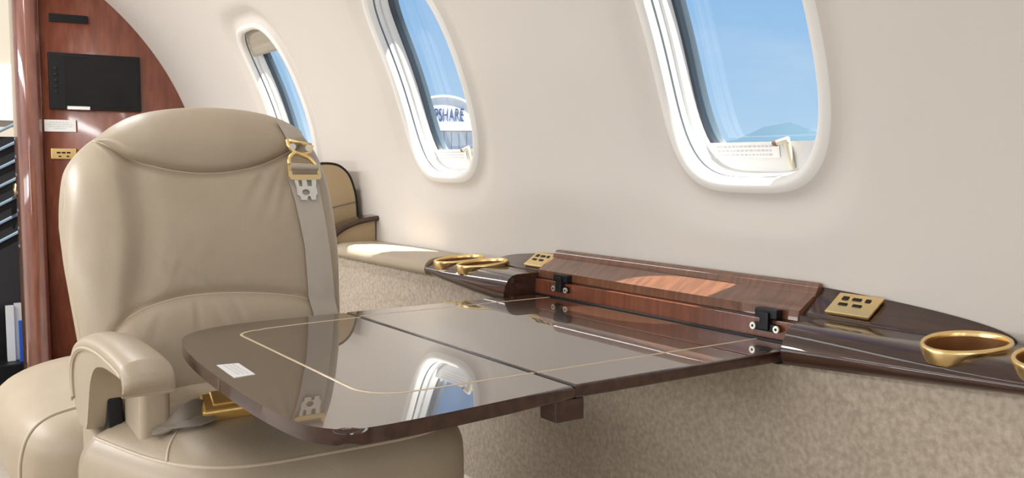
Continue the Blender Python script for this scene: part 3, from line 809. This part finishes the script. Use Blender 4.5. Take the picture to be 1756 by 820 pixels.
def top_pt(x, y0):
    y = y0; X = (x+1.350)/0.245; Y = (y-0.472)/0.260
    zz = max(0.0, 1-(abs(X)**6+abs(Y)**6)**(5/6))**0.2
    return Vector((x, plan_y(x, y), 0.440+0.094*zz+0.016*(1-X*X)*(1-Y*Y)))
sm = []
for k in range(19):
    f = k/18; x = -1.200-0.130*f; yy = 0.283+0.035*f+0.055*f*f
    X = (x+1.350)/0.245; yo = 0.47+(yy-0.47)/(1.0-0.30*max(0, min(1, (x+1.40)/0.27))); Y = (yo-0.472)/0.275
    zz = max(0.0, 1-(abs(X)**4.2+abs(Y)**4.2)**(5/4.2))**0.2
    sm.append(Vector((x, yy, 0.450+0.100*zz+0.013*(1-X*X)*(1-Y*Y)-0.0004)))
obj('cushion_seam', tube(sm, [0.0022-0.0012*k/18 for k in range(19)], n=6), 'piping', SEAT)
# base
bm = bmesh.new(); add_box(bm, -1.60, -1.17, 0.262, 0.70, 0.10, 0.40, bev=0.02, seg=3)
obj('seat_base', bm, 'leather', SEAT, autosmooth=40)
obj('pedestal', box(-1.55, -1.25, 0.34, 0.62, 0.0, 0.11, bev=0.01), 'black', SEAT, autosmooth=40)
# arm: hooked side frame with padded top
hook_o = [(-1.425, 0.533), (-1.462, 0.540), (-1.486, 0.565), (-1.493, 0.598), (-1.476, 0.628), (-1.430, 0.650), (-1.360, 0.664), (-1.280, 0.671), (-1.210, 0.6715), (-1.160, 0.670), (-1.130, 0.667)]
hook_i = [(-1.145, 0.657), (-1.200, 0.655), (-1.260, 0.651), (-1.315, 0.639), (-1.350, 0.615), (-1.370, 0.580), (-1.385, 0.550), (-1.400, 0.536)]
ho = [(p.x, p.y) for p in smooth_curve([(a, b, 0) for a, b in hook_o], 4)]; hi_ = [(p.x, p.y) for p in smooth_curve([(a, b, 0) for a, b in hook_i], 4)]
ARM = obj('armrest', prism(ho+hi_, lambda u, v, t: Vector((u, t, v)), 0.222, 0.272, bev=0.006, seg=3), 'leather', SEAT, autosmooth=50)
# pad: a strip laid over the outer curve
rows = []
po = [p for p in ho if p[0] <= -1.125]
po = ho[8:]
N = len(po)
for i, (x, z) in enumerate(po):
    a = Vector((po[min(i+1, N-1)][0]-po[max(i-1, 0)][0], 0, po[min(i+1, N-1)][1]-po[max(i-1, 0)][1])).normalized()
    n = Vector((-a.z, 0, a.x)); 
    th = 0.013 if i < N-3 else 0.012
    c = Vector((x, 0, z))
    ysec = [(0.219, -0.008), (0.217, 0.000), (0.219, 0.006), (0.226, 0.0115), (0.237, 0.0145), (0.252, 0.015), (0.266, 0.012), (0.274, 0.006), (0.277, -0.002), (0.274, -0.010)]
    rows.append([c + n*h*1.0 + Vector((0, y, 0)) for y, h in ysec])
# nose: wraps down over the front
last = po[-1]
for k, (dx, dz, hh) in enumerate(((0.010, -0.010, 1.0), (0.015, -0.026, 0.95), (0.013, -0.040, 0.80), (0.004, -0.047, 0.55))):
    rows.append([Vector((last[0]+dx*0.8+h*0.75*hh, y, last[1]+dz*0.55+h*0.60*hh)) for y, h in ysec])
V = None
bm = bmesh.new(); V = add_grid(bm, rows, closed_u=True); bm.faces.new(V[0][::-1]); bm.faces.new(V[-1])
sub(obj('arm_pad', bm, 'leather', ARM, autosmooth=60))
sub(obj('arm_piping', tube([Vector((x, 0.2185, z-0.004)) for x, z in po], 0.0022, n=6), 'piping', ARM))
# arm base and inner side
obj('arm_base', box(-1.50, -1.375, 0.232, 0.272, 0.12, 0.530, bev=0.012, seg=3), 'leather', SEAT, autosmooth=40)
obj('arm_mechanism', box(-1.400, -1.366, 0.246, 0.266, 0.50, 0.585, bev=0.004), 'black', SEAT, autosmooth=40)
obj('arm_side_panel', prism([(-1.56, 0.45), (-1.56, 0.62), (-1.29, 0.640), (-1.272, 0.62), (-1.285, 0.45)], lambda u, v, t: Vector((u, t, v)), 0.2685, 0.309, bev=0.010), 'leather', SEAT, autosmooth=40)
# shoulder belt
def ribbon(rows2, off, thick=0.0016):
    """rows2: ((yl, zl), (yr, zr)) across the belt"""
    top, bot = [], []
    for (yl, zl), (yr_, zr) in rows2:
        a, b = [], []
        for k in range(7):
            y = yl+(yr_-yl)*k/6; z = zl+(zr-zl)*k/6
            x = front_x(y, z)+off; a.append(Vector((x, y, z)))
        mx_ = [max(q.x, sum(p.x for p in a)/7) for q in a]
        a = [Vector((m_, q.y, q.z)) for m_, q in zip(mx_, a)]
        top.append(a); bot.append([q-Vector((thick, 0, 0)) for q in a])
    rows = [t_+b_[::-1] for t_, b_ in zip(top, bot)]
    bm = bmesh.new(); V = add_grid(bm, rows, closed_u=True); bm.faces.new(V[0][::-1]); bm.faces.new(V[-1]); return bm
def lerp2(a, b, n):
    out = []
    for i in range(n+1):
        s = i/n; out.append(tuple(((p[0]+(q[0]-p[0])*s, p[1]+(q[1]-p[1])*s)) for p, q in zip(a, b)))
    return out
belt_rows = lerp2(((0.615, 0.888), (0.672, 0.888)), ((0.6225, 0.842), (0.672, 0.852)), 5) + lerp2(((0.6225, 0.838), (0.6725, 0.846)), ((0.6300, 0.762), (0.677, 0.760)), 8)[1:] + lerp2(((0.630, 0.756), (0.6775, 0.754)), ((0.630, 0.560), (0.682, 0.560)), 16)
BELT = obj('shoulder_belt', ribbon(belt_rows, 0.008), 'webbing', SEAT, autosmooth=50)
obj('belt_upper', ribbon(lerp2(((0.608, 0.990), (0.650, 0.972)), ((0.622, 0.946), (0.664, 0.944)), 8), 0.007), 'webbing', SEAT, autosmooth=50)
# gold fittings lie in the plane of the back
BX = lambda y, z: front_x(y, z)+0.0135
def plane_x(z): return -1.385-0.28*z+0.001
def bp3(y, z, o=0.0): return Vector((BPX(z)+o, y, z))
_x1, _x2 = max(front_x(y, 0.94) for y in (0.62, 0.645))+0.012, max(front_x(y, 0.86) for y in (0.62, 0.645))+0.012
def BPX(z): return _x2+(_x1-_x2)*(z-0.86)/0.08
def plate(name, ol2, thick, m_, holes=()):
    bm = prism(ol2, lambda u, v, t: bp3(u, v, t), 0.0, thick)
    o = obj(name, bm, m_, SEAT, autosmooth=40)
    if holes: cut(o, [prism(h, lambda u, v, t: bp3(u, v, t), -0.01, thick+0.01) for h in holes])
    return o
# upper ring with two ears
bm = bmesh.new()
add_tube(bm, smooth_curve([bp3(0.617, 0.953, 0.004), bp3(0.620, 0.940, 0.004), bp3(0.630, 0.930, 0.004), bp3(0.644, 0.926, 0.004), bp3(0.657, 0.930, 0.004), bp3(0.664, 0.942, 0.004)], 5), [0.0038]*26, n=8)
add_tube(bm, [bp3(0.618, 0.952, 0.004), bp3(0.663, 0.944, 0.004)], 0.003, n=8)
add_tube(bm, smooth_curve([bp3(0.616, 0.908, 0.004), bp3(0.618, 0.920, 0.004), bp3(0.630, 0.928, 0.004), bp3(0.644, 0.924, 0.004), bp3(0.657, 0.918, 0.004), bp3(0.668, 0.906, 0.004)], 5), [0.0042]*26, n=8)
obj('belt_ring', bm, 'gold', SEAT)
for y, z in ((0.625, 0.940), (0.655, 0.938)):
    m_ = Matrix.Translation(bp3(y, z, 0.006))
    obj('ring_stud', tube([bp3(y, z, 0.003), bp3(y, z, 0.0095)], 0.0062, n=14), 'nickel', SEAT, autosmooth=40)
# frame with roller bar
plate('belt_frame', [(0.613, 0.911), (0.674, 0.908), (0.676, 0.886), (0.672, 0.880), (0.617, 0.880), (0.613, 0.886)], 0.004, 'gold', holes=[[(0.620, 0.906), (0.668, 0.904), (0.668, 0.889), (0.620, 0.889)]])
obj('roller_bar', tube([bp3(0.6175, 0.9035, 0.006), bp3(0.670, 0.902, 0.006)], 0.0055, n=12), 'webbing', SEAT, autosmooth=40)
# tongue with openings
tg = [(0.622, 0.883), (0.666, 0.883), (0.663, 0.868), (0.665, 0.855), (0.661, 0.850), (0.660, 0.843), (0.652, 0.843), (0.650, 0.850), (0.6455, 0.850), (0.643, 0.843), (0.632, 0.843), (0.631, 0.850), (0.626, 0.853), (0.626, 0.866)]
def circ2(cy, cz, ry, rz, n=16): return [(cy+ry*cos(2*PI*k/n), cz+rz*sin(2*PI*k/n)) for k in range(n)]
plate('belt_tongue', tg, 0.003, 'nickel', holes=[[(0.630, 0.879), (0.637, 0.879), (0.637, 0.868), (0.631, 0.868)], [(0.646, 0.879), (0.656, 0.879), (0.655, 0.868), (0.647, 0.868)], circ2(0.6425, 0.857, 0.0075, 0.0055)])
# lap belt and gold buckle lying on the cushion
def czt(x, y): return 0.524
lb = []
for (x, y, z, w_, roll) in [(a_[0]+0.177, a_[1]-0.054, a_[2]+0.036, a_[3], a_[4]) for a_ in ((-1.445, 0.335, 0.520, 0.013, 0.1), (-1.447, 0.355, 0.526, 0.013, 0.5), (-1.450, 0.376, 0.537, 0.013, 0.8), (-1.456, 0.394, 0.542, 0.013, 0.8), (-1.462, 0.412, 0.538, 0.014, 0.5))]:
    d = Vector((-cos(roll), 0.2, sin(roll))).normalized()*w_
    lb.append([Vector((x, y, z))+d, Vector((x, y, z))-d, Vector((x, y, z-0.002))-d, Vector((x, y, z-0.002))+d])
lbs = [[p for p in r] for r in zip(*[smooth_curve(c, 4) for c in zip(*lb)])]
bm = bmesh.new(); V = add_grid(bm, lbs, closed_u=True); bm.faces.new(V[0][::-1]); bm.faces.new(V[-1])
obj('lap_belt', bm, 'webbing_dark', SEAT, autosmooth=50)
lb2 = [[Vector((x, y, z)), Vector((x+0.020, y+0.004, z-0.003)), Vector((x+0.020, y+0.004, z-0.005)), Vector((x, y, z-0.002))] for x, y, z in ((-1.290, 0.285, 0.562), (-1.272, 0.310, 0.5645), (-1.264, 0.336, 0.566), (-1.274, 0.360, 0.568))]
bm = bmesh.new(); V = add_grid(bm, lb2, closed_u=True); bm.faces.new(V[0][::-1]); bm.faces.new(V[-1])
obj('lap_belt', bm, 'webbing_dark', SEAT, autosmooth=50)
mt = Matrix.Translation((-1.287, 0.388, 0.5725)) @ Matrix.Rotation(math.radians(-10), 4, 'Z') @ Matrix.Rotation(math.radians(3), 4, 'X') @ Matrix.Rotation(math.radians(14), 4, 'Y')
bk = obj('buckle', box(-0.027, 0.027, -0.037, 0.037, -0.010, 0.010, bev=0.006, seg=3, mtx=mt), 'gold_satin', SEAT, autosmooth=50)
sub(obj('buckle_latch', box(-0.024, 0.016, -0.022, 0.036, 0.008, 0.0135, bev=0.003, mtx=mt), 'gold_satin', bk, autosmooth=50))
sub(obj('buckle_button', box(-0.022, -0.004, 0.008, 0.030, 0.0128, 0.0150, bev=0.001, mtx=mt), 'black', bk, autosmooth=50))

# ------------------------------------------------------------------ seat behind, facing across the cabin
BK = thing('leather_sofa', 'tan leather side-facing sofa behind the main seat, cushion showing at the lower left', 'sofa', (-2.35, 0.55, 0))
cu = pillow((-2.25, 0.56, 0.322), (0.345, 0.382, 0.133), n=4.5, nz=2.8, res=22, dome=0.01)
obj('seat_cushion', cu, 'leather', BK)
def ell_path(x, zf):
    return x
pth = [(-1.935, y, z) for y, z in ((0.190, 0.30), (0.192, 0.35), (0.205, 0.395), (0.232, 0.424), (0.275, 0.438), (0.34, 0.443), (0.5, 0.444), (0.70, 0.444))]
obj('cushion_piping', tube(smooth_curve(pth, 5), 0.0035, n=8), 'piping', BK)
def pillow_top(c, h, n, nz, dome, x, y):
    X, Y = (x-c[0])/h[0], (y-c[1])/h[1]
    q = max(0.0, 1-(abs(X)**n+abs(Y)**n)**(nz/n))**(1/nz)
    return c[2]+h[2]*q+dome*(1-X*X)*(1-Y*Y)
pth = [(x, y, pillow_top((-2.25, 0.56, 0.322), (0.345, 0.382, 0.133), 4.5, 2.8, 0.01, x, y)) for x, y in ((-2.52, 0.42), (-2.42, 0.37), (-2.30, 0.347), (-2.15, 0.342), (-2.05, 0.345), (-1.98, 0.35), (-1.945, 0.352))]
obj('cushion_piping', tube(smooth_curve(pth, 5), 0.0030, n=8), 'piping', BK)
obj('seat_base', box(-2.56, -1.97, 0.26, 0.92, 0.0, 0.22, bev=0.02), 'leather', BK, autosmooth=40)
bp_ = [(0.90, 0.40), (0.905, 0.70), (0.915, 0.84), (0.935, 0.888), (0.965, 0.906), (1.000, 0.909), (1.030, 0.902), (1.055, 0.880), (1.070, 0.845), (1.078, 0.80), (1.080, 0.70), (1.075, 0.40)]
bpp = [(p.x, p.y) for p in smooth_curve([(a, b, 0) for a, b in bp_], 4)]
obj('backrest', prism(bpp, lambda u, v, t: Vector((t, u, v)), -2.95, -2.36, bev=0.012, seg=3), 'leather_tan', BK, autosmooth=50)
obj('backrest_edge', tube([Vector((-2.361, u, v)) for u, v in bpp[14:]], 0.0035, n=8), 'black', BK)  # black tube draws the shadow between backrest and wall
obj('backrest_seam', tube([(-2.3585, 0.91, 0.783), (-2.3585, 0.99, 0.788), (-2.3585, 1.074, 0.804)], 0.0016, n=6), 'webbing_dark', BK)

# ------------------------------------------------------------------ outside
structure(obj('ground_apron', box(-3000, 3000, -3000, 4000, -1.5, -1.4), 'concrete', smooth=False))
# far hill, the haze put into its pale blue colour
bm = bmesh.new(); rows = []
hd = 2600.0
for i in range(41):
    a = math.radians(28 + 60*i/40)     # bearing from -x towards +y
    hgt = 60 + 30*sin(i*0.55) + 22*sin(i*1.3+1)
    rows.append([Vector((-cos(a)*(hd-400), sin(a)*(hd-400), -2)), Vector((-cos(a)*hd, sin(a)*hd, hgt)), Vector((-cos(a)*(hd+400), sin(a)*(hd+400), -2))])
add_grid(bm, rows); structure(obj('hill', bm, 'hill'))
# hangar seen through the middle window
D = 150.0
ang = math.radians(34-4.15)
hc = Vector((-cos(ang)*D, sin(ang)*D, -1.4)); fwd = Vector((cos(ang), -sin(ang), 0)); rgt = Vector((sin(ang), cos(ang), 0))
Mh = Matrix((rgt, -fwd, Vector((0, 0, 1)))).transposed().to_4x4(); Mh.translation = hc
HG = thing('hangar', 'white arched hangar with blue lettering on the apron, seen through the middle window', 'building', tuple(hc))
def hpt(u, v, t): return Mh @ Vector((u, t, v))
arch = [(-6.0, 8.3)] + [(-6.0*cos(PI*k/24), 8.3+4.6*sin(PI*k/24)) for k in range(1, 24)] + [(6.0, 8.3)]
obj('gable', prism(arch, hpt, 0.0, 20.0), 'hangar', HG, autosmooth=40)
rim = [(x*1.02, z) for x, z in arch[1:-1]]
obj('roof_edge', tube([hpt(x, z+0.05, -0.2) for x, z in arch], 0.16, n=8), 'white', HG)
obj('eave', box(-6.6, 6.6, -1.6, 0.5, 7.45, 8.35, mtx=Mh), 'white', HG, smooth=False)
obj('wall', box(-6.2, 6.2, 0.1, 19.8, 0.0, 7.5, mtx=Mh), 'hangar', HG, smooth=False)
for k in range(10):
    obj('door_panel', box(-6.0+1.2*k+0.06, -6.0+1.2*k+1.14, -0.15, 0.12, 0.0, 7.3, mtx=Mh), 'hangar_panel', HG, smooth=False)
mt = Mh @ Matrix.Translation((-1.55, -0.15, 8.9)) @ Matrix.Rotation(PI/2, 4, 'X')
text_mesh('PSHARE', 3.0, 'letters', HG, mt @ Matrix.Scale(0.46, 4, (1, 0, 0)), 'lettering', 0.06)
